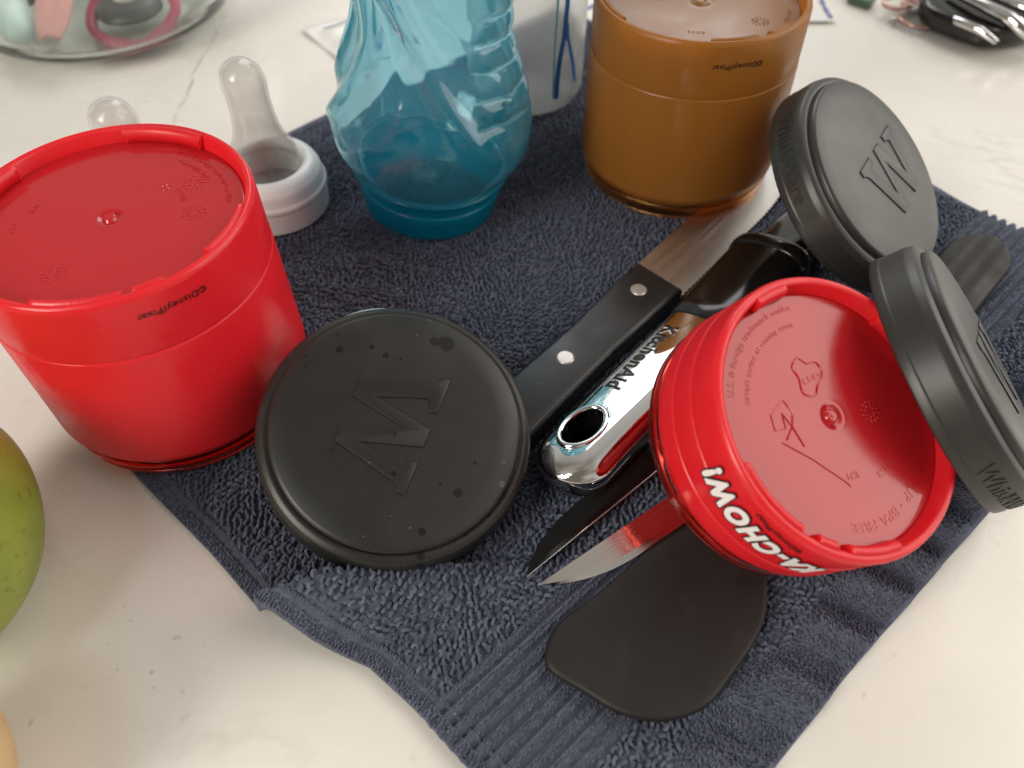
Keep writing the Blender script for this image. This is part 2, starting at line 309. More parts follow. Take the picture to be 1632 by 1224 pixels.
# ------------------------------------------------------------------ counter (setting)
def counter_mat():
    m, t, b, o = nodes('marble'); setp(b, spec=.5, coat=.25, coatr=.12)
    c = t.nodes.new('ShaderNodeTexCoord')
    def noise(s, d=6, dist=0, r=.5):
        n = t.nodes.new('ShaderNodeTexNoise'); n.inputs['Scale'].default_value = s; n.inputs['Detail'].default_value = d
        n.inputs['Distortion'].default_value = dist; n.inputs['Roughness'].default_value = r; t.links.new(c.outputs['Object'], n.inputs['Vector']); return n
    def ramp(src, p0, c0, p1, c1):
        r = t.nodes.new('ShaderNodeValToRGB'); r.color_ramp.elements[0].position = p0; r.color_ramp.elements[0].color = (*c0, 1)
        r.color_ramp.elements[1].position = p1; r.color_ramp.elements[1].color = (*c1, 1); t.links.new(src, r.inputs[0]); return r
    def math_(op, a, v=None, c2=None):
        n = t.nodes.new('ShaderNodeMath'); n.operation = op
        if hasattr(a, 'links') or hasattr(a, 'is_linked'): t.links.new(a, n.inputs[0])
        else: n.inputs[0].default_value = a
        if v is not None:
            if hasattr(v, 'is_linked'): t.links.new(v, n.inputs[1])
            else: n.inputs[1].default_value = v
        if c2 is not None: n.inputs[2].default_value = c2
        return n.outputs[0]
    def mix(fac, a, bb):
        n = t.nodes.new('ShaderNodeMix'); n.data_type = 'RGBA'; t.links.new(fac, n.inputs[0])
        for s, v in ((6, a), (7, bb)):
            if isinstance(v, tuple): n.inputs[s].default_value = (*v, 1)
            else: t.links.new(v, n.inputs[s])
        return n.outputs[2]
    base = ramp(noise(9, 5, .6).outputs['Fac'], .3, (.71, .68, .62), .7, (.79, .765, .71)).outputs[0]
    # wandering veins: thin level lines of a warped noise, broken up by a second noise
    n1 = noise(5.5, 7, 1.2, .55); a = math_('ABSOLUTE', math_('SUBTRACT', n1.outputs['Fac'], .5))
    v1 = math_('SUBTRACT', 1.0, math_('MULTIPLY', a, 60)); v1 = math_('MAXIMUM', v1, 0.0)
    msk = ramp(noise(14, 3, 0).outputs['Fac'], .52, (0, 0, 0), .68, (1, 1, 1)).outputs[0]
    v1 = math_('MULTIPLY', math_('MULTIPLY', v1, msk), .38)
    col = mix(v1, base, (.50, .47, .41))
    # specks and small cloudy marks
    sp = noise(160, 4, .4); spk = ramp(sp.outputs['Fac'], .64, (0, 0, 0), .72, (1, 1, 1)).outputs[0]
    spm = ramp(noise(22, 3).outputs['Fac'], .50, (0, 0, 0), .62, (1, 1, 1)).outputs[0]
    col = mix(math_('MULTIPLY', math_('MULTIPLY', spk, spm), .55), col, (.42, .38, .30))
    cl = ramp(noise(30, 6, .8, .6).outputs['Fac'], .60, (0, 0, 0), .78, (1, 1, 1)).outputs[0]
    col = mix(math_('MULTIPLY', cl, .35), col, (.58, .56, .50))
    # the one long vein behind the red cup (x about -0.173, running in depth)
    s = t.nodes.new('ShaderNodeSeparateXYZ'); t.links.new(c.outputs['Object'], s.inputs[0])
    w = noise(28, 5); x = math_('ADD', s.outputs['X'], .1735); x = math_('ADD', x, math_('MULTIPLY', math_('SUBTRACT', w.outputs['Fac'], .5), .012))
    d = math_('ABSOLUTE', x); ln = math_('MAXIMUM', math_('SUBTRACT', 1.0, math_('MULTIPLY', d, 900)), 0.0)
    ys = math_('MULTIPLY', math_('GREATER_THAN', s.outputs['Y'], .31), math_('LESS_THAN', s.outputs['Y'], .475))
    br = ramp(noise(70, 3).outputs['Fac'], .38, (.15, .15, .15), .62, (1, 1, 1)).outputs[0]
    col = mix(math_('MULTIPLY', math_('MULTIPLY', ln, ys), math_('MULTIPLY', br, .8)), col, (.30, .27, .23))
    t.links.new(col, b.inputs['Base Color'])
    rr = ramp(noise(18, 4).outputs['Fac'], .3, (.22,)*3, .7, (.34,)*3).outputs[0]; t.links.new(rr, b.inputs['Roughness'])
    bp = t.nodes.new('ShaderNodeBump'); bp.inputs['Strength'].default_value = .05; bp.inputs['Distance'].default_value = .0005
    t.links.new(noise(40, 3).outputs['Fac'], bp.inputs['Height']); t.links.new(bp.outputs[0], b.inputs['Normal'])
    return m
bm = bmesh.new(); bmesh.ops.create_cube(bm, size=1)
for v in bm.verts: v.co = Vector((v.co.x*1.9, v.co.y*1.5+.35, v.co.z*.03-.015))
bmesh.ops.bevel(bm, geom=bm.edges[:], offset=.004, segments=3, affect='EDGES')
tag(frombm('countertop', bm, counter_mat(), None, True, 30), kind='structure')

# ------------------------------------------------------------------ towel
A42 = R(42); E1 = np.array([math.cos(A42), math.sin(A42)]); E2 = np.array([-math.sin(A42), math.cos(A42)])
def uleft(v): return np.interp(v, [-.02, .0, .0458, .067, .085, .100, .115, .15, .197, .25, .33], [.030, .028, .024, .0230, .0205, .0130, .0070, .0050, .000, .008, .03])
crest = np.array([(-.085, .090), (-.070, .0925), (-.055, .097), (-.037, .1015), (-.016, .1030), (.004, .1050), (.03, .111)])
crest_a = np.array([.55, .95, 1.0, .80, .45, .18, .0])
def vnoise(x, y, seed, sc):
    """smooth value noise"""
    x = x*sc; y = y*sc; r = np.random.default_rng(seed); G = r.random((64, 64))
    xi = np.floor(x).astype(int); yi = np.floor(y).astype(int); fx = x-xi; fy = y-yi
    fx = fx*fx*(3-2*fx); fy = fy*fy*(3-2*fy)
    g = lambda a, b: G[a % 64, b % 64]
    return (g(xi, yi)*(1-fx)+g(xi+1, yi)*fx)*(1-fy)+(g(xi, yi+1)*(1-fx)+g(xi+1, yi+1)*fx)*fy
def towel_h(x, y, u, v):
    h = np.full_like(x, .0026)
    best = np.full_like(x, 1e9); amp = np.zeros_like(x); side = np.zeros_like(x)
    for i in range(len(crest)-1):
        a, b = crest[i], crest[i+1]; ab = b-a; t = np.clip(((x-a[0])*ab[0]+(y-a[1])*ab[1])/(ab@ab), 0, 1)
        px, py = a[0]+t*ab[0], a[1]+t*ab[1]; d = np.hypot(x-px, y-py)
        m = d < best; best = np.where(m, d, best); amp = np.where(m, crest_a[i]*(1-t)+crest_a[i+1]*t, amp)
        side = np.where(m, np.sign(ab[0]*(y-py)-ab[1]*(x-px)), side)
    wd = np.where(side > 0, .0022, .0120)
    h = h+amp*.0175*np.exp(-(best/wd)**2)
    # puckered strip along the front right edge
    st = np.clip((.012-v)/.006, 0, 1); ph = u/.0225+.35*np.sin(u*40)
    h = h+st*.0032*(np.sin(2*np.pi*ph+v*60)+.5)+.0004*st*np.sin(2*np.pi*u/.0065+v*300)
    # soft wrinkles
    h = h+.0011*(vnoise(u*1.0, v*1.0, 3, 55)-.5)+.0038*(vnoise(u, v, 5, 24)-.5)*np.clip((v-.1)/.05, 0, 1)
    w = np.exp(-((x+.055)/.05)**2)
    h = h+.0024*w*np.exp(-((y-.245-.12*(x+.06))/.006)**2)+.0020*w*np.exp(-((y-.228+.2*(x+.06))/.006)**2)
    # woven band with ribs
    bd = np.clip((v-.0235)/.001, 0, 1)*np.clip((.0645-v)/.001, 0, 1)
    h = h+bd*(.0028*np.abs(np.sin(np.pi*(v-.0235)/.00415))**.85-.0012)
    return np.maximum(h, .0016)
NU, NV = 560, 860
sg = np.linspace(0, 1, NU); vg = np.linspace(-.0091, .332, NV)
SS, VV = np.meshgrid(sg, vg, indexing='ij')
UL = uleft(VV); UR = .3425+.0025*(vnoise(VV, VV*0, 9, 30)-.5)
U = UL+(UR-UL)*SS; V_ = VV+.003*(vnoise(U, U*0, 12, 25)-.5)*(1-np.abs(2*(VV+.0091)/.3411-1)*0)
X = U*E1[0]+V_*E2[0]; Y = U*E1[1]+V_*E2[1]
H = towel_h(X, Y, U, V_)
edge = np.minimum(np.minimum((U-UL), (UR-U)), np.minimum(VV+.0091, .332-VV))
H = np.where(edge < .0012, H-.0009*(1-edge/.0012), H)
co = np.stack([X, Y, H], -1).reshape(-1, 3)
ii = np.arange(NU*NV).reshape(NU, NV)
q = np.stack([ii[:-1, :-1], ii[1:, :-1], ii[1:, 1:], ii[:-1, 1:]], -1).reshape(-1, 4)
def npmesh(name, co, quads, mat, parent=None):
    me = bpy.data.meshes.new(name); n = len(quads); me.vertices.add(len(co)); me.vertices.foreach_set('co', co.astype(np.float32).ravel())
    me.loops.add(n*4); me.loops.foreach_set('vertex_index', quads.astype(np.int32).ravel())
    me.polygons.add(n); me.polygons.foreach_set('loop_start', np.arange(0, n*4, 4, dtype=np.int32))
    me.polygons.foreach_set('use_smooth', np.ones(n, bool)); me.update(calc_edges=True); me.validate()
    o = bpy.data.objects.new(name, me); COL.objects.link(o); me.materials.append(mat)
    if parent: o.parent = parent
    return o
towel = npmesh('towel', co, q, M_towel)
sm = towel.modifiers.new('thickness', 'SOLIDIFY'); sm.thickness = .0014; sm.offset = -1
tag(towel, 'slate blue terry towel spread flat on the marble counter under the cups and knives', 'towel')
# yarn loops of the pile
def make_loops(us, vs, L, rad, seed, wild=1.0):
    r = np.random.default_rng(seed); n = len(us)
    x = us*E1[0]+vs*E2[0]; y = us*E1[1]+vs*E2[1]; h = towel_h(x, y, us, vs)
    e = .0006; gx = (towel_h(x+e, y, us+e*E1[0], vs+e*E2[0])-towel_h(x-e, y, us-e*E1[0], vs-e*E2[0]))/(2*e)
    gy = (towel_h(x, y+e, us+e*E1[1], vs+e*E2[1])-towel_h(x, y-e, us-e*E1[1], vs-e*E2[1]))/(2*e)
    nrm = np.stack([-gx, -gy, np.ones(n)], -1); nrm /= np.linalg.norm(nrm, axis=1, keepdims=True)
    ang = A42+2.2*(vnoise(us, vs, seed+1, 110)-.5)*wild+r.normal(0, .45, n)*wild+.25
    a = np.stack([np.cos(ang), np.sin(ang), np.zeros(n)], -1); a -= nrm*(a*nrm).sum(1, keepdims=True); a /= np.linalg.norm(a, axis=1, keepdims=True)
    b = np.cross(nrm, a); lean = r.normal(.25, .55, n)[:, None]
    sc = (L*r.uniform(.75, 1.25, n))[:, None]
    pr = np.array([(-.30, -.3), (-.50, .25), (-.40, .80), (.02, 1.08), (.42, .85), (.52, .30), (.30, -.3)])
    K = 6; nr = len(pr); org = np.stack([x, y, h], -1); V = np.zeros((n, nr, K, 3))
    for i, (px, pz) in enumerate(pr):
        t = pr[min(i+1, nr-1)]-pr[max(i-1, 0)]; t = t/np.linalg.norm(t); nn = np.array([-t[1], t[0]])
        c = org+sc*(px*a+pz*.72*nrm+lean*max(pz, 0)*.6*b)
        rr = rad*(1.0 if 0 < i < nr-1 else .8)
        for k in range(K):
            th = 2*np.pi*k/K; V[:, i, k] = c+rr*(np.cos(th)*(nn[0]*a+nn[1]*nrm)+np.sin(th)*b)
    base = (np.arange(n)*nr*K)[:, None]
    f = np.array([(i*K+k, i*K+(k+1) % K, (i+1)*K+(k+1) % K, (i+1)*K+k) for i in range(nr-1) for k in range(K)])
    return V.reshape(-1, 3), (base[:, :, None]+f[None]).reshape(-1, 4)
pu, pv = .00225, .00185
gu, gv = np.meshgrid(np.arange(0, .345, pu), np.arange(-.009, .332, pv), indexing='ij')
gu = gu+(np.arange(gv.shape[1]) % 2)[None]*pu*.5
gu = (gu+rng.normal(0, .00022, gu.shape)).ravel(); gv = (gv+rng.normal(0, .00022, gv.shape)).ravel()
el = gu-uleft(gv); ok = (el > .0078) & (gu < .3385) & (gv < .327) & ~((gv > .0235) & (gv < .0645)) & (gv > .0115+.003*np.sin(gu*90))
c1, f1 = make_loops(gu[ok], gv[ok], .00152, .00055, 21, .9)
p2 = .00105
hu, hv = np.meshgrid(np.arange(0, .345, p2), np.arange(-.0072, .016, p2), indexing='ij')
hu = (hu+rng.normal(0, .0003, hu.shape)).ravel(); hv = (hv+rng.normal(0, .0003, hv.shape)).ravel()
ok2 = (hu-uleft(hv) > .005) & (hu < .341) & (hv < .0115+.003*np.sin(hu*90))
c2, f2 = make_loops(hu[ok2], hv[ok2], .00080, .00026, 31, .7)
p3 = .0010
ku, kv = np.meshgrid(np.arange(0, .342, p3), np.arange(.0240, .0642, p3*.9), indexing='ij')
ku = (ku+rng.normal(0, .0001, ku.shape)).ravel(); kv = (kv+rng.normal(0, .0001, kv.shape)).ravel()
ok3 = (ku-uleft(kv) > .0078) & (ku < .340) & (np.abs(np.sin(np.pi*(kv-.0235)/.00415)) > .66)
c4, f4 = make_loops(ku[ok3], kv[ok3], .00062, .00021, 51, .2)
pile = npmesh('terry_pile', np.concatenate([c1, c2, c4]), np.concatenate([f1, f2+len(c1), f4+len(c1)+len(c2)]), M_loop, towel); tag(pile, kind='stuff')
# hem: knitted chain of little stitches along the front left border plus the seam
hv_ = np.arange(-.008, .326, .00085); hs = []
su = []; sv = []
for off in (.0007, .0017, .0027, .0037, .0068):
    vv = hv_+ (off*300 % 1)*.0004; su.append(uleft(vv)+off); sv.append(vv)
su = np.concatenate(su); sv = np.concatenate(sv)
c3, f3 = make_loops(su, sv, .00075, .00028, 41, .25)
hem = npmesh('hem_stitching', c3, f3, M_loop, towel); tag(hem, kind='stuff')

# ------------------------------------------------------------------ cups
def cup(name, loc, normal, Hc, mats, radii, label, group=None, seam=.058, spin=0, tabs=((-100, 34), (-62, 12), (-30, 30), (60, 40), (150, 45))):
    Mb, Mf, Mn = mats; rn, rs, rtop = radii
    t = empty(name, loc, normal, spin); tag(t, label, 'cup', group)
    w = .0016; sh = .0095 if Hc > .05 else .0088
    def rad(z): return rs+(rtop-rs)*(z-sh)/(Hc-sh)
    out = [(rn+.0004, sh-.0022), (rs-.0006, sh), (rs, sh+.0015)]
    for zz in ((seam,) if Hc > .05 else (seam, seam-.0085)):
        out += [(rad(zz)+.0001, zz-.0006), (rad(zz)-.00035, zz-.0001), (rad(zz)-.0001, zz+.0006)]
        out[-3:] = sorted(out[-3:], key=lambda p: p[1])
    out = out[:3]+sorted(out[3:], key=lambda p: p[1])
    out += [(rad(Hc-.0016), Hc-.0016), (rtop-.0006, Hc-.0003), (rtop-.0014, Hc), (rtop-.0026, Hc-.0005), (rtop-.0034, Hc-.0042)]
    inn = [(rtop-.0040, Hc-.0070), (rad(seam)-w, seam), (rs-w, sh+.001), (rn-w+.0004, sh-.0024)]
    lathe('body', rnd_prof(out, .0004, 2)+inn, Mb, t, 160, True, 40)
    # closed end, recessed inside the standing rim
    zf = Hc-.0046
    lathe('base_panel', [(rtop-.0035, zf-.0016), (rtop-.0035, zf-.0003), (rtop-.0038, zf), (rtop-.0044, zf), (.0200, zf), (.0060, zf), (.0045, zf), (.0032, zf+.0001), (.0028, zf-.0003), (.0022, zf-.0004), (.0019, zf-.0001), (.0017, zf+.0004), (.0012, zf+.0006), (.0007, zf+.0005), (0, zf+.0004), (0, zf-.0014)], Mf, t, 128, False, 50)
    # neck that takes the lid: flange, thread
    neck = [(rn, sh-.0024), (rn, sh-.0034), (rn+.0012, sh-.0038), (rn+.0012, sh-.0046), (rn-.0001, sh-.0050), (rn-.0002, .0004), (rn-.0006, 0), (rn-w, .0003), (rn-w, sh-.0026)]
    lathe('neck', neck, Mn, t, 128, True, 40)
    for a0, w0 in ((0, 100), (125, 90), (240, 95)):
        P = [((rn+.0003)*math.cos(R(a0+w0*k/24)), (rn+.0003)*math.sin(R(a0+w0*k/24)), .0012+.0022*k/24) for k in range(25)]
        tube('thread', P, [.0006*math.sin(math.pi*(k+.5)/25)**.4 for k in range(25)], Mn, t, 8)
    # raised tabs on the inside of the standing rim
    for a0, w0 in tabs:
        n = max(6, int(w0/2.5)); V = []; F = []
        sec = [(rtop-.0022, Hc-.0045), (rtop-.0022, Hc+.0001), (rtop-.0038, Hc+.0001), (rtop-.0048, Hc-.0012), (rtop-.0050, Hc-.0045)]
        for k in range(n+1):
            a = R(a0+w0*k/n)
            for r_, z_ in sec: V.append((r_*math.cos(a), r_*math.sin(a), z_))
        m5 = len(sec)
        for k in range(n):
            for j in range(m5): F.append((k*m5+j, (k+1)*m5+j, (k+1)*m5+(j+1) % m5, k*m5+(j+1) % m5))
        F.append(tuple(range(m5))); F.append(tuple(range(n*m5+m5-1, n*m5-1, -1)))
        o = mesh('rim_tab', V, F, Mb, t, True, 30)
        bm = bmesh.new(); bm.from_mesh(o.data); bmesh.ops.recalc_face_normals(bm, faces=bm.faces)
        bmesh.ops.bevel(bm, geom=bm.edges[:], offset=.0002, segments=2, affect='EDGES', clamp_overlap=True); bm.to_mesh(o.data); bm.free()
    return t, zf
def emboss(t, zf, mat, specs):
    for body, size, r, th in specs:
        text_on('embossed_text', text2d(body, size, 0, .00010, 0, 1.1, .0012), mat, t, arcmap(r, th, zf+.00005))
def rosette(t, cx, cy, zf, mat, r=.0026):
    bm = bmesh.new()
    for ring, n in ((1., 12), (.55, 8)):
        for k in range(n):
            a = 2*math.pi*k/n; m = Matrix.Translation((cx+r*ring*math.cos(a), cy+r*ring*math.sin(a), zf+.0001)) @ Matrix.Rotation(a, 4, 'Z') @ Matrix.Diagonal((.00055, .00022, .00018, 1))
            bmesh.ops.create_uvsphere(bm, u_segments=8, v_segments=5, radius=1, matrix=m)
    frombm('date_mark', bm, mat, t)
RED = (M_red, M_redface, M_redclear)
c1_, zf1 = cup('plastic_cup', (-.1175, .1825, .0050), (.004, -.004, 1), .0785, RED, (.0412, .0436, .0425),
    'tall red plastic cup standing upside down at the left, half on the towel', seam=.0575)
text_on('printed_text', text2d('©Disney/Pixar', .0030, .00002, .00003, 0, 1.12), M_printk, c1_, cylmap(.0427, -51.5, .0712, True))
emboss(c1_, zf1, M_redface, [('U.S. & foreign trademark and/or', .0024, .034, 40), ('copyright laws', .0024, .0305, 50), ('CODE', .0024, .021, 30), ('V1-2', .0026, .027, 190), ('KM', .0026, .024, 170)])
for a, b in ((.0205, .0165), (.0240, .0020)): rosette(c1_, a, b, zf1, M_redface, .0032)
rosette(c1_, -.008, -.024, zf1, M_redface, .0030)
lathe('gate_mark', [(.0008, zf1), (.0010, zf1+.0003), (.0013, zf1)], M_redface, c1_, 32).location = (.0125, .014, 0)
BRN = (M_brown, M_brownface, M_brownclear)
c2_, zf2 = cup('plastic_cup', (.0765, .3085, .0065), (-.006, .004, 1), .0790, BRN, (.0408, .0431, .0420),
    'amber brown plastic cup standing upside down at the back beside the leaning black lid', seam=.0570, spin=.3, tabs=((-112, 26), (-78, 14), (60, 40), (150, 45)))
text_on('printed_text', text2d('©Disney/Pixar', .0030, .00002, .00003, 0, 1.12), M_printk, c2_, cylmap(.0422, -79.5-math.degrees(.3), .0700, True))
emboss(c2_, zf2, M_brownface, [('BPA FREE', .0024, .034, -40), ('1 CUP', .0024, .034, -85), ('CODE', .0022, .025, -120)])
rosette(c2_, .014, -.022, zf2, M_brownface, .003)
n3 = Vector((.3525, -.3232, .8782)).normalized(); T3 = Vector((.0877, .1229, .0593)); O3 = T3-n3*.0358
c3_, zf3 = cup('plastic_cup', O3, n3, .0358, RED, (.0385, .0404, .0396),
    'short red cup tipped over the tools, white lettering on its side', seam=.0250, tabs=((-150, 34), (-108, 9), (-93, 26), (40, 22), (115, 18)))
text_on('printed_text', text2d('KA-CHOW!', .0098, .00115, .00003, .15, 1.24), M_printk, c3_, cylmap(.04025, -122.5, .0247, True, -.11, .71))
text_on('printed_text', text2d('KA-CHOW!', .0098, .00060, .00008, .15, 1.24), M_printw, c3_, cylmap(.04030, -122.5, .0247, True, -.11, .71))
text_on('printed_text', text2d('©Disney/Pixar', .0027, .00002, .00003), M_printk, c3_, cylmap(.0400, -121, .0315, True, -.06))
emboss(c3_, zf3, M_redface, [('U.S. & foreign trademark and/or', .0027, .0320, 145), ('patent notice at coming soon', .0025, .0272, 148),
    ('1 CUP • BPA FREE', .0040, .0300, -52), ('CODE', .0026, .0115, 118), ('V1-2', .0030, .0200, -38), ('KM', .0028, .0165, -72)])
rosette(c3_, .0136, .0035, zf3, M_redface, .0028)
def thinline(name, pts, z, r, mat, parent, closed=False): return tube(name, [(x*.001, y*.001, z) for x, y in (cr_smooth(pts, 4) if closed else pts)], r, mat, parent, 6, closed)
# glass-and-fork sign and three-lobed outline moulded into the base panel
thinline('moulded_symbol', [(-20, -3), (-16, 2), (-13, -1), (-13.5, -5), (-10, -10)], zf3+.0001, .00022, M_redface, c3_)
thinline('moulded_symbol', [(-20, -3), (-19, -7), (-15.5, -6), (-16.5, -2), (-13.5, -5), (-15.5, -9)], zf3+.0001, .00022, M_redface, c3_)
thinline('moulded_symbol', [(-12, 12), (-10, 15), (-7, 14), (-4, 15), (-2, 12), (-4, 8), (-5, 5), (-9, 5), (-10, 9)], zf3+.0001, .00025, M_redface, c3_, True)
thinline('moulded_symbol', [(-17, -10), (-8, -13), (3, -18), (4, -19)], zf3+.0001, .00015, M_redface, c3_)

# ------------------------------------------------------------------ lids
LR = .0420
WP = [(-12.3, 13.9), (9.3, 14.2), (11.6, 15.2), (12.3, 16.4), (14.9, 15.5), (11.4, 4.5), (8.9, 5.1), (9.3, 7.2), (8.5, 9.2), (-7.0, 8.4), (9.0, -0.5), (9.6, -0.8), (7.9, -6.3), (-10.9, -5.9), (1.3, -13.4), (3.1, -12.5), (3.7, -10.7), (6.5, -11.3), (3.3, -21.3), (1.0, -20.4), (1.1, -18.7), (0.2, -17.3), (-17.9, -6.2), (-16.9, -1.3), (2.5, -1.0), (-14.0, 8.3)]
def lid(loc, normal, spin, label, mat, rimth=None, rim='WhiskWare', shift=(0, 0)):
    t = empty('cup_lid', loc, normal, 0); tag(t, label, 'lid', 'black screw lids of the cups')
    out = [(LR-.0008, 0), (LR+.0001, .0003), (LR+.0001, .0030), (LR-.0001, .0034), (LR-.0004, .0105), (LR-.0012, .0128), (LR-.0028, .0138), (LR-.0043, .0138), (LR-.0048, .0128), (LR-.0046, .0126)]
    puck = [(LR-.0045, .0124), (LR-.0042, .0148), (LR-.0046, .0158), (LR-.0056, .0163), (.030, .0166), (.018, .01675), (0, .0168)]
    inn = [(0, .0148), (LR-.0080, .0143), (LR-.0024, .0105), (LR-.0020, .0003)]
    lathe('skirt', rnd_prof(out, .0004, 2)+[(LR-.0060, .0118), (LR-.0024, .0105), (LR-.0020, .0003)], mat, t, 192, True, 45)
    lathe('top_disc', [(LR-.0062, .0122)]+puck+[(0, .0150), (LR-.0066, .0120)], mat, t, 192, False, 45)
    c, s = math.cos(spin), math.sin(spin)
    ol = [((x*c-y*s)*.001+shift[0], (x*s+y*c)*.001+shift[1]) for x, y in WP]
    slab('raised_logo', ol, .01655, .01725, mat, t, .00012, 2, False)
    if rim == 'WhiskWare' and rimth is None: 
        bm = text2d('TM', .0022, 0, .00008)
        cc, s2 = math.cos(R(-107)), math.sin(R(-107))
        text_on('raised_mark', bm, mat, t, lambda x, y, z: (-.0185+x*cc-y*s2, -.0085+x*s2+y*cc, .01680+z))
    if rimth is not None:
        text_on('raised_lettering', text2d(rim, .0074, 0, .00038, 0, 1.0), mat, t, cylmap(LR-.0003, rimth, .0066, False))
    return t
def at_face(C, n, d=.0168): n = Vector(n).normalized(); return Vector(C)-n*d, n
p, n = at_face(Vector((-.0344, .1371, .0353))+Vector((.2003, -.3194, 1)).normalized()*.0014, (.2003, -.3194, 1))
lid(p, n, 0, 'black lid lying flat before the tall red cup, spotted with water drops', M_lidwet)
p, n = at_face((.1385, .2423, .0488), (.541, -.311, .782)); lid(p, n, R(164), 'black lid leaning at the back right beside the amber brown cup', M_lid, 190, shift=(.0045, .0035))
p, n = at_face((.1432, .1502, .0473), (.7354, -.054, .6755)); lid(p, n, R(150), 'black lid standing on edge against the short red cup, seen from its side', M_lid, -86, shift=(.004, .003))

# white bottle cap propping the front lid
t = empty('screw_lid', (-.0480, .1800, .0042)); tag(t, 'small white round screw lid peeking out behind the flat black lid', 'small lid')
lathe('cap_shell', rnd_prof([(.0225, 0), (.0228, .0135), (.0212, .0158), (.012, .0165), (0, .0166)], .001)+[(0, .0150), (.0205, .0140), (.0210, 0)], M_white, t, 96, False)
lathe('gasket', [(.0185, .0155), (.0195, .0185), (.0178, .0190), (.0168, .0160)], simple('pale_teal_silicone', (.40, .62, .62), .4), t, 96, True)

# ------------------------------------------------------------------ knives
def dir_rot(d, roll_=0):
    d = Vector(d).normalized(); z = Vector((0, 0, 1)); y = z.cross(d).normalized(); z2 = d.cross(y)
    m = Matrix((d, y, z2)).transposed(); return m.to_quaternion() @ Quaternion((1, 0, 0), roll_)
def blade(name, L, hw, tipdrop, th, mat, parent, serr=False, edge_side=-1, x0=0):
    """blade along +x from the bolster; spine on +y side (edge_side=-1 puts the edge on -y), wedge section"""
    N = 260 if serr else 60; V = []; F = []
    for i in range(N+1):
        s = i/N; x = x0+L*s
        k = max(0, (s-.45)/.55)
        ye = -hw*(1-k**2.2)+tipdrop*k**2.2; ys = hw-(hw-tipdrop)*k**3
        if serr: ye += (.0007*abs(math.sin(x*math.pi/.0026)) if s < .93 else 0)
        yg = ys+(ye-ys)*.78
        if edge_side > 0: ye, ys, yg = -ye, -ys, -yg
        V += [(x, ys, th/2), (x, yg, th*.42), (x, ye, 0), (x, yg, -th*.42), (x, ys, -th/2)]
    for i in range(N):
        for j in range(5): F.append((i*5+j, (i+1)*5+j, (i+1)*5+(j+1) % 5, i*5+(j+1) % 5))
    F.append((4, 3, 2, 1, 0)); F.append(tuple(N*5+j for j in range(5)))
    o = mesh(name, V, F, mat, parent, True, 12)
    bm = bmesh.new(); bm.from_mesh(o.data); bmesh.ops.recalc_face_normals(bm, faces=bm.faces); bm.to_mesh(o.data); bm.free(); return o
# serrated kitchen knife: handle lower left, blade to upper right
P0 = Vector((.0562, .2240, .0078)); dirk = Vector((.655, .755, -.012))
t = empty('kitchen_knife', P0, rot=dir_rot(dirk)); tag(t, 'serrated steel kitchen knife with black riveted handle, blade under the brown cup', 'knife')
hp = [(.004, .0100), (.002, -.0120), (-.010, -.0118), (-.040, -.0105), (-.070, -.0110), (-.095, -.0120), (-.108, -.0095), (-.112, 0), (-.108, .0085), (-.095, .0105), (-.070, .0098), (-.040, .0092), (-.010, .0105)]
slab('handle', hp, -.0052, .0058, M_blackhandle, t, .0022, 4)
blade('blade', .135, .0120, .0060, .0016, M_steeldull, t, True, -1, .001)
for x in (-.0100, -.0560, -.0960): lathe('rivet', [(0, .0062), (.0028, .00615), (.0032, .0058), (.0032, .0040)], M_rivet, t, 40).location = (x, .0005, 0)
# black coated knife and small steel knife, tips towards the viewer
t = empty('paring_knife', (.0484, .1436, .0095), rot=dir_rot((-.77, -.64, -.02), R(-6))); tag(t, 'glossy black coated knife blade pointing left from under the chrome handle', 'knife')
blade('blade', .0620, .0040, -.0040, .0014, M_blackblade, t, False, 1, 0); tube('cutting_edge', [(0, .0040, 0), (.02, .0040, 0), (.04, .0040, 0), (.0615, .0040, 0)], .00028, M_steel, t, 8)
slab('handle', [(.002, -.007), (.002, .007), (-.03, .0078), (-.08, .0072), (-.092, 0), (-.08, -.0072), (-.03, -.0078)], -.004, .005, M_blackhandle, t, .002, 3)
t = empty('paring_knife', (.0590, .1268, .0120), rot=dir_rot((-.83, -.557, -.035), R(-17))); tag(t, 'small shiny steel knife with its pointed tip lying over the black spatula head', 'knife')
blade('blade', .0600, .0046, .0045, .0014, M_steel, t, False, 1, 0)
slab('handle', [(.002, -.0065), (.002, .0065), (-.03, .0070), (-.06, .0065), (-.070, 0), (-.06, -.0065), (-.03, -.0070)], -.0035, .0035, M_blackhandle, t, .0015, 3)

# ------------------------------------------------------------------ chrome handled tool
KX = Vector((.663, .749, 0)); KP = Vector((.0125, .1300, .0125))
t = empty('kitchen_tool', KP, rot=dir_rot((.663, .749, .0), R(-14))); tag(t, 'kitchen tool with chrome hang hole end and glossy black grip', 'utensil')
def superhandle(name, stations, mat, parent, n=40, capl=True, capr=True, e=2.6):
    V = []; F = []
    for x, hw, hh, zc in stations:
        for k in range(n):
            a = 2*math.pi*k/n; c, s = math.cos(a), math.sin(a)
            V.append((x, hw*math.copysign(abs(c)**(2/e), c), zc+hh*math.copysign(abs(s)**(2/e), s)))
    for i in range(len(stations)-1):
        for k in range(n): F.append((i*n+k, i*n+(k+1) % n, (i+1)*n+(k+1) % n, (i+1)*n+k))
    if capl: F.append(tuple(range(n-1, -1, -1)))
    if capr: F.append(tuple(range((len(stations)-1)*n, len(stations)*n)))
    o = mesh(name, V, F, mat, parent, True, 60)
    bm = bmesh.new(); bm.from_mesh(o.data); bmesh.ops.recalc_face_normals(bm, faces=bm.faces); bm.to_mesh(o.data); bm.free(); return o
st = []
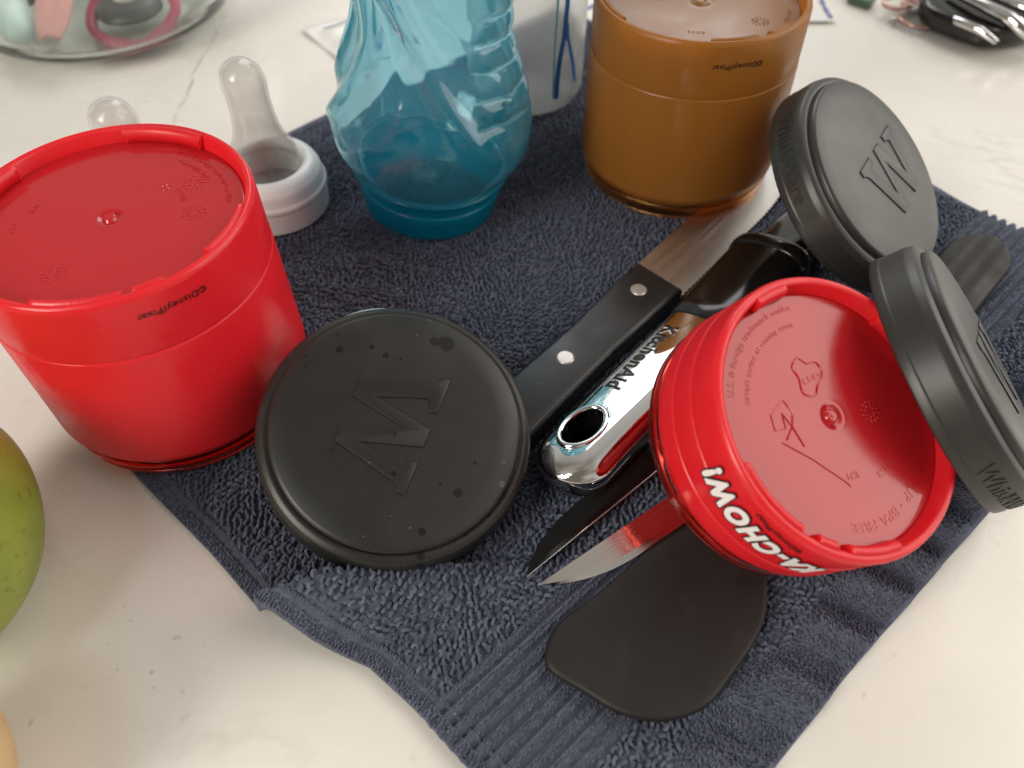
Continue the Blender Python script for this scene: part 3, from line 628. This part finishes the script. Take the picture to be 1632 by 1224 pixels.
for i in range(15):
    a = math.pi/2*i/14; st.append((.0135-.0135*math.cos(a)+.0001, max(.0006, .0135*math.sin(a)), .0022+.0053*math.sin(a)**.7, 0))
st[0] = (0, .0006, .0020, 0)
st += [(.030, .0138, .0077, 0), (.050, .0138, .0077, .0003), (.068, .0136, .0077, .0006), (.086, .0134, .0076, .0008)]
ch = superhandle('handle_cap', st, M_chrome, t, 48)
cut = superhandle('cut', [(-.011, .0001, .0001, 0)]+[(-.0095*math.cos(math.pi*i/24), .0062*math.sin(math.pi*i/24), .02, 0) for i in range(1, 24)]+[(.011, .0001, .0001, 0)], M_chrome, None, 4)
bpy.data.objects.remove(cut, do_unlink=True)
bm = bmesh.new(); Rv = []
for z in (-.03, .03):
    Rv.append([bm.verts.new((.0205+.0092*math.cos(2*math.pi*k/48), .0026+.0060*math.sin(2*math.pi*k/48), z)) for k in range(48)])
for k in range(48): bm.faces.new((Rv[0][k], Rv[0][(k+1) % 48], Rv[1][(k+1) % 48], Rv[1][k]))
bm.faces.new(Rv[0][::-1]); bm.faces.new(Rv[1])
cutter = frombm('cutter', bm, M_chrome, t, True, 40)
bo = ch.modifiers.new('hole', 'BOOLEAN'); bo.object = cutter; bo.operation = 'DIFFERENCE'; bo.solver = 'EXACT'
bpy.context.view_layer.update(); dg = bpy.context.evaluated_depsgraph_get()
nm = bpy.data.meshes.new_from_object(ch.evaluated_get(dg)); ch.modifiers.clear(); ch.data = nm; nm.set_sharp_from_angle(angle=R(50))
bpy.data.objects.remove(cutter, do_unlink=True)
P = [(.0205+.0096*math.cos(2*math.pi*k/64), .0026+.0064*math.sin(2*math.pi*k/64), .0074-.0011*(abs(math.sin(2*math.pi*k/64))**3)*.4) for k in range(64)]
tube('hole_lip', P, .0011, M_chrome, t, 14, True)
# dark liner seen through the hole
bm = bmesh.new()
a_ = [bm.verts.new((.0205+.0091*math.cos(2*math.pi*k/48), .0026+.0059*math.sin(2*math.pi*k/48), -.0068)) for k in range(48)]
b_ = [bm.verts.new((.0205+.0091*math.cos(2*math.pi*k/48), .0026+.0059*math.sin(2*math.pi*k/48), .0040)) for k in range(48)]
for k in range(48): bm.faces.new((a_[k], a_[(k+1) % 48], b_[(k+1) % 48], b_[k]))
bm.faces.new(a_[::-1]); frombm('hole_liner', bm, M_blackgloss, t, True, 40)
superhandle('grip', [(.0845, .0128, .0072, .0006), (.0865, .0139, .0082, .0008), (.095, .0142, .0086, .001), (.108, .0148, .0090, .0012), (.122, .0152, .0092, .0015), (.133, .0155, .0094, .0015)], M_blackgloss, t)
superhandle('collar', [(.1325, .0152, .0092, .0015), (.1335, .0162, .0100, .0015), (.1365, .0166, .0103, .0015), (.1395, .0162, .0100, .0015), (.1410, .0145, .0090, .0010)], M_blackgloss, t)
superhandle('neck', [(.140, .0100, .0060, 0), (.148, .0110, .0055, .000), (.165, .0125, .0045, -.001), (.185, .0115, .004, -.0015), (.195, .006, .003, -.002)], M_blackgloss, t)
slab('ferrule', [(.1435, -.0185), (.1550, -.0185), (.1550, -.0150), (.1435, -.0150)], -.002, .0045, M_chrome, t, .0006, 2)
def kt(dz):
    def f(x, y, z):
        # reads from the grip towards the hang hole
        X_ = .0585-x; Y_ = .0055-y; k_ = min(1, max(0, (X_-.03)/.05))
        return (X_, Y_, k_*.0007+.00768*(1-min(.98, abs(Y_)/.0137)**2.6)**(1/2.6)+dz+z+.0001)
    return f
text_on('printed_text', text2d('KitchenAid', .0080, .00042, .00004, 0, 1.02), M_printw, t, kt(-.0001))
text_on('printed_text', text2d('KitchenAid', .0080, .00030, .00008, 0, 1.045), M_printk, t, kt(-.00002))

# ------------------------------------------------------------------ spatula
sd = Vector((.695, .719, .006)); SP = Vector((.0405, .0830, .0062))
t = empty('spatula', SP, rot=dir_rot(sd)); tag(t, 'dark brown black silicone spatula with rounded rectangular head at the towel front', 'spatula')
HW = [(.0115, .0854), (.0086, .0774), (.0105, .0730), (.0184, .0679), (.0264, .0629), (.0345, .0604), (.0428, .0607), (.0517, .0642), (.0600, .0725), (.0667, .0802), (.0714, .0874), (.0740, .0960), (.0744, .1040), (.0699, .1145), (.0590, .1190), (.0467, .1148), (.0339, .1034), (.0219, .0937)]
_d = Vector((.695, .719)).normalized(); _n = Vector((-_d.y, _d.x))
hd = [((Vector(p)-SP.xy).dot(_d), (Vector(p)-SP.xy).dot(_n)) for p in HW][::-1]
bm = bmesh.new(); ol = cr_smooth(hd); cx, cy = .0, .0; rings = []
for f_, z in ((1.0, 0), (1.012, .0008), (1.012, .0013), (1.0, .0022), (.985, .0027), (.95, .0029), (.7, .0027), (.4, .0026), (.1, .0026)):
    rings.append([bm.verts.new((cx+(x-cx)*f_, cy+(y-cy)*f_, z)) for x, y in ol])
n_ = len(ol)
for a, b in zip(rings, rings[1:]):
    for k in range(n_): bm.faces.new((a[k], a[(k+1) % n_], b[(k+1) % n_], b[k]))
bm.faces.new(rings[-1]); bm.faces.new(rings[0][::-1]); bmesh.ops.recalc_face_normals(bm, faces=bm.faces)
frombm('head', bm, M_silicone, t, True, 60)
tube('shaft', [(.030, 0, .0005), (.045, 0, .0015), (.070, 0, .0025), (.120, 0, .0030), (.165, 0, .0022)], [.002, .0035, .0042, .0042, .0042], M_silicone, t, 16)
# flat ribbed grip
V = []; F = []; NX = 40; NY = 61
for i in range(NX+1):
    x = .160+.075*i/NX; k = max(0, (x-.216)/.019); hw = .0125*math.sqrt(max(.0, 1-k**2.4)) if k > 0 else .0125
    hw = max(hw, .0004)*(.55+.45*min(1, i/14))
    for j in range(NY+1):
        s = -1+2*j/NY; y = hw*s; prof = math.sqrt(max(0, 1-abs(s)**6)); rib = .0006*math.cos(y/.0125*math.pi*2)**2
        V.append((x, y, -.0022+(.0042+rib)*prof*(1-.3*k*k)))
for i in range(NX):
    for j in range(NY): F.append((i*(NY+1)+j, (i+1)*(NY+1)+j, (i+1)*(NY+1)+j+1, i*(NY+1)+j+1))
g_ = mesh('ribbed_grip', V, F, simple('dark_grey_silicone', (.022, .020, .018), .6, spec=.3), t, True, 60)
sm = g_.modifiers.new('t', 'SOLIDIFY'); sm.thickness = .0006; sm.offset = -1

# ------------------------------------------------------------------ cyan bottle
t = empty('sippy_bottle', (-.0358, .2855, .0060), (.105, -.010, 1)); tag(t, 'translucent cyan drinking bottle with swirled ridges standing upside down at the back', 'bottle')
bz = [0, .003, .010, .017, .024, .031, .038, .045, .052, .060, .070, .080, .092, .104, .118, .132, .145]
br_ = [.0290, .0292, .0298, .0303, .0345, .0390, .0408, .0408, .0390, .0362, .0325, .0292, .0284, .0302, .0335, .0358, .0365]
def bprof(z):
    z = min(max(z, 0), .145); i = max(k for k in range(len(bz)-1) if bz[k] <= z); i = min(i, len(bz)-2)
    g = lambda k: br_[min(max(k, 0), len(bz)-1)]
    s = (z-bz[i])/(bz[i+1]-bz[i]); p0, p1, p2, p3 = g(i-1), g(i), g(i+1), g(i+2)
    return .5*((2*p1)+(-p0+p2)*s+(2*p0-5*p1+4*p2-p3)*s*s+(-p0+3*p1-3*p2+p3)*s**3)
def sstep(a, b, x): x = min(1, max(0, (x-a)/(b-a))); return x*x*(3-2*x)
def ridge(x, w): return math.exp(-(x/w)**2)
def bdisp(th, z):
    """th measured from the viewer-facing side (-y), positive to the right"""
    d = 0
    tdeg = math.degrees(th)
    # horizontal ribs on the right flank
    right = sstep(22, 50, tdeg)*(1-sstep(120, 150, tdeg)); d += .0017*right*sstep(.046, .056, z)*(abs(math.sin(math.pi*(z-.046+.00006*(tdeg-60))/.0092))**.7-.5)
    # swirl grooves on the left flank, nested J curves
    L = 1-sstep(-26, 6, tdeg); L *= sstep(-165, -135, tdeg)*sstep(.040, .050, z)
    ph = (tdeg+70)/15+((z-.058)/.016)**2*.5-(z-.058)*60
    d += .0023*L*math.sin(ph*2.2)
    # S shaped ridge crossing the front from upper left to lower right
    c = -48+ (z-.118)*(-1150) if z < .118 else -48
    c = min(c, 60); d += .0030*ridge(tdeg-c, 8)*sstep(.036, .05, z)
    c2 = -20+(z-.118)*(-1500) if z < .118 else -20
    d += .0012*ridge(tdeg-min(c2, 75), 6)*sstep(.045, .06, z)
    # smooth oval window low on the front
    d -= .0012*ridge(tdeg+18, 26)*ridge(z-.048, .012)
    return d
def bmesh_bottle(z0, z1, off, nz, flip):
    V = []; F = []; N = 256
    for i in range(nz+1):
        z = z0+(z1-z0)*i/nz
        for k in range(N):
            a = 2*math.pi*k/N; th = (a+math.pi/2+math.pi) % (2*math.pi)-math.pi
            r = bprof(z)+bdisp(th, z)*(1 if not flip else .8)-off; V.append((r*math.cos(a), r*math.sin(a), z))
    for i in range(nz):
        for k in range(N):
            f = (i*N+k, i*N+(k+1) % N, (i+1)*N+(k+1) % N, (i+1)*N+k); F.append(f if not flip else f[::-1])
    return V, F
V1, F1 = bmesh_bottle(.0175, .145, 0, 150, False); V2, F2 = bmesh_bottle(.0175, .145, .0015, 150, True)
n1_ = len(V1); N = 256; F2 = [tuple(a+n1_ for a in f) for f in F2]
rim_f = [(k, n1_+k, n1_+(k+1) % N, (k+1) % N) for k in range(N)]; b0 = 150*N
top_f = [(b0+k, b0+(k+1) % N, n1_+b0+(k+1) % N, n1_+b0+k) for k in range(N)]
mesh('body', V1+V2, F1+F2+rim_f+top_f, M_cyan, t)
lathe('closed_end', rnd_prof([(.0365, .1445), (.0360, .150), (.030, .1525), (0, .1530)], .002)+[(0, .1515), (.029, .1505), (.0345, .1445)], M_cyan, t, 96, False)
lathe('screw_collar', rnd_prof([(.0275, 0), (.0290, .0006), (.0296, .0080), (.0304, .0085), (.0306, .0120), (.0298, .0126), (.0302, .0170), (.0340, .0200), (.0330, .0212), (.0290, .0200)], .0006)+[(.0280, .0180), (.0272, .0010)], M_teal, t, 128, True)

# ------------------------------------------------------------------ clear bottle with blue marks
t = empty('baby_bottle', (.0100, .3735, .0045)); tag(t, 'frosted clear baby bottle with a blue forked stripe, behind the cyan bottle', 'bottle')
pr = rnd_prof([(0, .0002), (.018, .0002), (.0245, .0020), (.0275, .0080), (.0280, .020), (.0285, .120)], .002)
pi_ = [(.0272, .120), (.0267, .020), (.0262, .0085), (.0235, .0035), (.018, .0020), (0, .0020)]
lathe('bottle_wall', pr+pi_, M_clear, t, 96, False)
def stripe(name, pts, w, mat, parent, rr):
    V = []; F = []
    for th, z in pts:
        for s in (-1, 1): a = R(th)+s*w/rr; V.append((rr*math.cos(a), rr*math.sin(a), z))
        for s in (1, -1): a = R(th)+s*w/rr; V.append(((rr+.0003)*math.cos(a), (rr+.0003)*math.sin(a), z))
    for i in range(len(pts)-1):
        for j in range(4): F.append((i*4+j, i*4+(j+1) % 4, i*4+4+(j+1) % 4, i*4+4+j))
    F.append((0, 1, 2, 3)); F.append(tuple((len(pts)-1)*4+j for j in (3, 2, 1, 0)))
    return mesh(name, V, F, mat, parent, True, 40)
stripe('blue_mark', [(-62, .012), (-62, .022), (-60, .032), (-56, .042), (-54, .056), (-53, .085)], .0013, M_printb, t, .0284)
stripe('blue_mark', [(-38, .017), (-42, .026), (-47, .034), (-52, .042), (-53, .048)], .0010, M_printb, t, .02845)
stripe('blue_mark', [(-66, .012), (-66, .040), (-62, .085)], .0005, simple('pale_blue_print', (.25, .55, .62), .4), t, .0284)

# ------------------------------------------------------------------ nipples on white rings
def nipple(loc, label, spin, lean):
    t = empty('bottle_nipple', loc, (lean[0], lean[1], 1), spin); tag(t, label, 'bottle nipple', 'clear nipples on white screw rings')
    lathe('screw_ring', rnd_prof([(.0225, 0), (.0235, .0004), (.0237, .0105), (.0243, .0112), (.0243, .0130), (.0235, .0140), (.0228, .0185), (.0205, .0218), (.0180, .0228), (.0158, .0222), (.0152, .0205)], .0012)+[(.0152, .0190), (.0200, .0170), (.0218, .0100), (.0216, .0003)], M_white, t, 96, True)
    o = rnd_prof([(.0150, .0170), (.0150, .0200), (.0149, .0235), (.0135, .0290), (.0110, .0340), (.0095, .0385), (.0088, .0440), (.0084, .0500), (.0086, .0550), (.0090, .0590), (.0078, .0640), (.0046, .0672), (0, .0682)], .0015)
    i_ = [(0, .0668), (.0040, .0659), (.0066, .0632), (.0078, .0590), (.0074, .0550), (.0072, .0500), (.0076, .0440), (.0083, .0385), (.0098, .0335), (.0123, .0284), (.0137, .0230), (.0138, .0190), (.0150, .0185)]
    def bend(x, y, z): k = max(0, z-.025); return (x-k*k*.5, y, z)
    lathe('nipple', o+i_, M_nipple, t, 64, False, None, bend)
    lathe('inner_seal', [(0, .0030), (.0125, .0032), (.0200, .0040), (.0200, .0030), (0, .0020)], simple('grey_seal', (.16, .14, .16), .5), t, 48, False)
    return t
nipple((-.1055, .2855, .0040), 'clear nipple standing up in its white ring, between red cup and cyan bottle', .1, (.03, 0))
nipple((-.1500, .2640, 0), 'clear nipple whose round tip shows above the rim of the tall red cup', 1.5, (0, .02))

# ------------------------------------------------------------------ glass bowl and its contents
BX = Vector((-.240, .4720, 0))
t = empty('glass_bowl', BX); tag(t, 'clear round glass bowl at the top left holding baby things', 'bowl')
outp = rnd_prof([(0, .0003), (.048, .0003), (.0540, .0015), (.0730, .0100), (.0840, .0260), (.0880, .0450), (.0850, .0680)], .006, 6)
inp = rnd_prof([(.0825, .0680), (.0853, .0450), (.0814, .0270), (.0710, .0130), (.0530, .0060), (0, .0055)], .006, 6)
lathe('bowl_wall', outp+inp, M_glass, t, 128, False, 60)
def capsule(name, a, b, ra, rb, mat, parent=None, n=20):
    a, b = Vector(a), Vector(b); P = []; Rr = []
    d = (b-a).normalized()
    for k in range(6): q_ = math.pi/2*k/6; P.append(a-d*ra*math.cos(q_)); Rr.append(max(.0002, ra*math.sin(q_)))
    for k in range(9): P.append(a.lerp(b, k/8)); Rr.append(ra+(rb-ra)*k/8)
    for k in range(1, 7): q_ = math.pi/2*k/6; P.append(b+d*rb*math.sin(q_)); Rr.append(max(.0002, rb*math.cos(q_)))
    return tube(name, P, Rr, mat, parent, n)
pink = simple('pink_silicone', (.72, .36, .34), .5); pteal = simple('pale_teal_plastic', (.50, .66, .64), .45)
dgrey = simple('dark_grey_plastic', (.06, .065, .062), .4); crim = simple('crimson_plastic', (.50, .05, .12), .4); lgrey = simple('light_grey_plastic', (.55, .55, .50), .5)
def thing_at(name, loc, label, cat): e_ = empty(name, loc); tag(e_, label, cat); return e_
e_ = thing_at('baby_spoon', BX+Vector((-.006, -.040, .018)), 'pink silicone feeding spoon with a grooved bowl, leaning inside the glass bowl', 'spoon')
V = []; F = []
for i in range(25):
    s = i/24; L_ = .055*s; w_ = .0105*math.sin(math.pi*min(1, .12+.88*s*.95))**.55*(1 if s < .6 else 1-.35*(s-.6)); 
    for j in range(13):
        c_ = -1+j/6; V.append((w_*c_, -.024+L_, .000+.55*L_+.004*(1-c_*c_)-.005*math.exp(-(c_/.32)**2)*math.exp(-((s-.55)/.3)**2)))
for i in range(24):
    for j in range(12): F.append((i*13+j, i*13+j+1, (i+1)*13+j+1, (i+1)*13+j))
o = mesh('spoon_bowl', V, F, pink, e_); m_ = o.modifiers.new('t', 'SOLIDIFY'); m_.thickness = .003
capsule('spoon_handle', (0, .028, .030), (.002, .050, .046), .0045, .004, pink, e_)
e_ = thing_at('pacifier', BX+Vector((-.032, -.040, .016)), 'pale teal pacifier cover lying at the left inside the glass bowl', 'pacifier')
capsule('cover', (.004, -.012, .001), (-.014, .022, .012), .0085, .0105, pteal, e_); tube('ring', [(-.018+.009*math.cos(a/12*math.pi), .030+.009*math.sin(a/12*math.pi), .018) for a in range(24)], .0018, lgrey, e_, 10, True)
e_ = thing_at('pacifier', BX+Vector((.024, -.024, .016)), 'dark grey round pacifier with a crimson ring in the glass bowl', 'pacifier')
lathe('shield', rnd_prof([(0, .007), (.014, .006), (.019, .001), (.016, -.003), (0, -.004)], .002), dgrey, e_, 48)
lathe('button', rnd_prof([(0, .0105), (.006, .010), (.0075, .007), (.006, .005)], .001), lgrey, e_, 32)
tube('ring', [(.002+.024*math.cos(R(a)), -.002+.022*math.sin(R(a)), -.002+.008*math.sin(R(a))) for a in range(0, 360, 10)], .0032, crim, e_, 12, True)
e_ = thing_at('stacking_cup', BX+Vector((-.050, -.012, .022)), 'light grey cup toy on a dark base at the far left inside the bowl', 'toy')
lathe('cap_dome', rnd_prof([(.017, 0), (.017, .008), (.011, .013), (0, .014)], .002), lgrey, e_, 48); lathe('cap_base', rnd_prof([(.0185, -.006), (.0190, 0), (.012, .0004)], .001), dgrey, e_, 48)

# ------------------------------------------------------------------ wrappers
def packet(name, corners, label, cat, prints, th=.0025):
    c = sum((Vector((*p, 0)) for p in corners), Vector())/4; e_ = empty(name, c); tag(e_, label, cat)
    n = 24; V = []; F = []; P = [Vector((*p, 0))-c for p in corners]
    def pos(s, u_): return (P[0]*(1-s)+P[1]*s)*(1-u_)+(P[3]*(1-s)+P[2]*s)*u_
    def hz(s, u_):
        ed = min(s, 1-s, u_, 1-u_); return .0008+th*sstep(.04, .3, ed)+.0006*math.sin(s*19+u_*7)*sstep(0, .2, ed)+.0012*(1-sstep(0, .12, ed))*(.5+.5*math.sin(s*9+u_*5))
    for i in range(n+1):
        for j in range(n+1): p_ = pos(i/n, j/n); V.append((p_.x, p_.y, hz(i/n, j/n)))
    for i in range(n):
        for j in range(n): F.append((i*(n+1)+j, (i+1)*(n+1)+j, (i+1)*(n+1)+j+1, i*(n+1)+j+1))
    o = mesh('wrapper', V, F, M_paper, e_); m_ = o.modifiers.new('t', 'SOLIDIFY'); m_.thickness = .0004
    for (s0, u0, s1, u1, w_) in prints:
        V = []; F = []
        for k in range(13):
            s = s0+(s1-s0)*k/12; u_ = u0+(u1-u0)*k/12; d = (pos(s1, u1)-pos(s0, u0)).normalized(); nn = Vector((-d.y, d.x, 0)); w2 = w_*(.7+.3*math.sin(k*2.3))
            for sg_ in (-1, 1): p_ = pos(s, u_)+nn*w2*sg_; V.append((p_.x, p_.y, hz(s, u_)+.0005))
        for k in range(12): F.append((2*k, 2*k+1, 2*k+3, 2*k+2))
        o = mesh('blue_print', V, F, simple('faded_blue_print', (.10, .14, .42), .5), e_); m_ = o.modifiers.new('t', 'SOLIDIFY'); m_.thickness = .0001
    return e_
packet('wipe_packet', [(-.1215, .4520), (-.0925, .4140), (-.0560, .4300), (-.0850, .4740)], 'small white sachet with blue print lying left of the cyan bottle', 'sachet',
       [(.12, .25, .10, .62, .0006), (.42, .45, .40, .95, .0018), (.54, .45, .52, .95, .0007), (.62, .48, .60, .8, .0005)])
e_ = packet('paper_leaflet', [(.028, .500), (.028, .4560), (.195, .4540), (.195, .500)], 'white leaflet with blue print beyond the towel behind the brown cup', 'leaflet',
       [(.40, .03, .10, .12, .0012), (.62, .10, .45, .16, .0022), (.93, .985, .05, .985, .0012), (.2, .30, .2, .85, .001)], .0006)

# ------------------------------------------------------------------ keys
t = empty('key_bunch', (.262, .452, 0)); tag(t, 'bunch of keys with black fob and chrome rings at the top right', 'keys')
rose = simple('rose_gold_metal', (.55, .33, .28), .3, metal=.9); green = simple('green_tag', (.08, .14, .08), .6)
def loc_(x, y, z): return Vector((x-.262, y-.452, z))
def arc(cx, cy, rx, ry, a0, a1, z, rot=0, n=30, dz=0):
    return [loc_(cx+rx*math.cos(R(a))*math.cos(rot)-ry*math.sin(R(a))*math.sin(rot), cy+rx*math.cos(R(a))*math.sin(rot)+ry*math.sin(R(a))*math.cos(rot), z+dz*math.sin(math.pi*k/n)) for k, a in [(k, a0+(a1-a0)*k/n) for k in range(n+1)]]
slab('fob', [tuple(loc_(*p, 0).xy) for p in cr_smooth([(.2400, .4470), (.2580, .4220), (.2700, .4170), (.300, .425), (.310, .450), (.290, .475), (.255, .480)], 4)], .003, .014, M_blackgloss, t, .003, 4)
tube('chrome_trim', [loc_(.2470, .4440, .010), loc_(.2530, .4290, .0125), loc_(.2610, .4190, .0125), loc_(.2690, .4130, .009)], [.0018, .0024, .0024, .0016], M_chrome, t, 12)
tube('chrome_trim', [loc_(.2560, .4560, .0175), loc_(.2640, .4370, .0190), loc_(.2740, .4210, .0185), loc_(.2840, .4110, .014), loc_(.2960, .4100, .008)], [.0022, .0030, .0036, .0036, .003], M_chrome, t, 14)
tube('chrome_trim', [loc_(.2680, .4640, .0175), loc_(.2780, .4440, .0190), loc_(.2900, .4290, .0185), loc_(.3050, .4200, .014)], [.0018, .0026, .0028, .0024], M_chrome, t, 14)
tube('split_ring', arc(.2440, .4510, .0135, .0095, 0, 350, .0035), .0011, rose, t, 10)
tube('split_ring', arc(.2330, .4660, .0095, .0070, 0, 350, .0065, .5), .0013, rose, t, 10)
for k in range(4): tube('chain_link', arc(.236+.0045*k, .4600+.0045*k, .0042, .0026, 0, 345, .009+.001*(k % 2), 1.2*(k % 2)), .0008, rose, t, 8)
slab('small_key', [tuple(loc_(*p, 0).xy) for p in [(.2235, .4500), (.2300, .4530), (.2400, .4570), (.2450, .4600), (.2460, .4640), (.2400, .4635), (.2330, .4590), (.2280, .4565)]], .002, .0042, M_rivet, t, .0004, 2)
slab('tag', [tuple(loc_(*p, 0).xy) for p in [(.2190, .4700), (.2250, .4790), (.2230, .4880), (.2120, .4900), (.2080, .4800)]], .0005, .005, green, t, .001, 2)

# ------------------------------------------------------------------ fruit
def fruit_mat(name, c1, c2, c3):
    m, t_, b, o = nodes(name); setp(b, rough=.42, spec=.4, sss=.08, ssss=.003)
    n, c, bp = bump_noise(t_, b, 300, .12, .0003)
    n2 = t_.nodes.new('ShaderNodeTexNoise'); n2.inputs['Scale'].default_value = 34; n2.inputs['Detail'].default_value = 6; t_.links.new(c.outputs['Object'], n2.inputs['Vector'])
    r = t_.nodes.new('ShaderNodeValToRGB'); r.color_ramp.elements[0].position = .32; r.color_ramp.elements[0].color = (*c1, 1); r.color_ramp.elements[1].position = .66; r.color_ramp.elements[1].color = (*c2, 1)
    t_.links.new(n2.outputs['Fac'], r.inputs[0])
    n3_ = t_.nodes.new('ShaderNodeTexNoise'); n3_.inputs['Scale'].default_value = 300; n3_.inputs['Detail'].default_value = 3; t_.links.new(c.outputs['Object'], n3_.inputs['Vector'])
    r3 = t_.nodes.new('ShaderNodeValToRGB'); r3.color_ramp.elements[0].position = .60; r3.color_ramp.elements[0].color = (0, 0, 0, 1); r3.color_ramp.elements[1].position = .68; r3.color_ramp.elements[1].color = (.7, .7, .7, 1)
    t_.links.new(n3_.outputs['Fac'], r3.inputs[0])
    mx = t_.nodes.new('ShaderNodeMix'); mx.data_type = 'RGBA'; t_.links.new(r3.outputs[0], mx.inputs[0]); t_.links.new(r.outputs[0], mx.inputs[6]); mx.inputs[7].default_value = (*c3, 1)
    t_.links.new(mx.outputs[2], b.inputs['Base Color']); return m
def fruit(name, loc, rx, ry, rz, mat, label, cat, seed):
    e_ = empty(name, (loc[0], loc[1], 0)); tag(e_, label, cat)
    bm = bmesh.new(); bmesh.ops.create_uvsphere(bm, u_segments=72, v_segments=48, radius=1)
    for v in bm.verts:
        x, y, z = v.co; k = 1+.03*math.sin(2.1*x+seed)+.02*math.sin(3*y+seed*2); tp = 1-.16*max(0, y)**2
        v.co = Vector((x*rx*k*tp, y*ry, z*rz*k*tp+rz*1.0))
    frombm('skin', bm, mat, e_)
    tube('stem', [(0, ry*.97, rz), (.001, ry*1.05, rz+.003), (.003, ry*1.10, rz+.006)], [.0018, .0014, .0016], simple('stem_brown', (.08, .05, .03), .8), e_, 10)
    return e_
fruit('mango', (-.1665, .1010), .0320, .0420, .0330, fruit_mat('green_mango_skin', (.17, .22, .028), (.30, .33, .06), (.16, .12, .03)), 'yellow green mango at the left edge in front of the red cup', 'mango', 1)
fruit('peach', (-.1465, .0385), .0300, .0300, .0280, fruit_mat('peach_skin', (.50, .32, .15), (.60, .43, .23), (.5, .25, .12)), 'pale orange peach cut off at the bottom left corner', 'peach', 2)
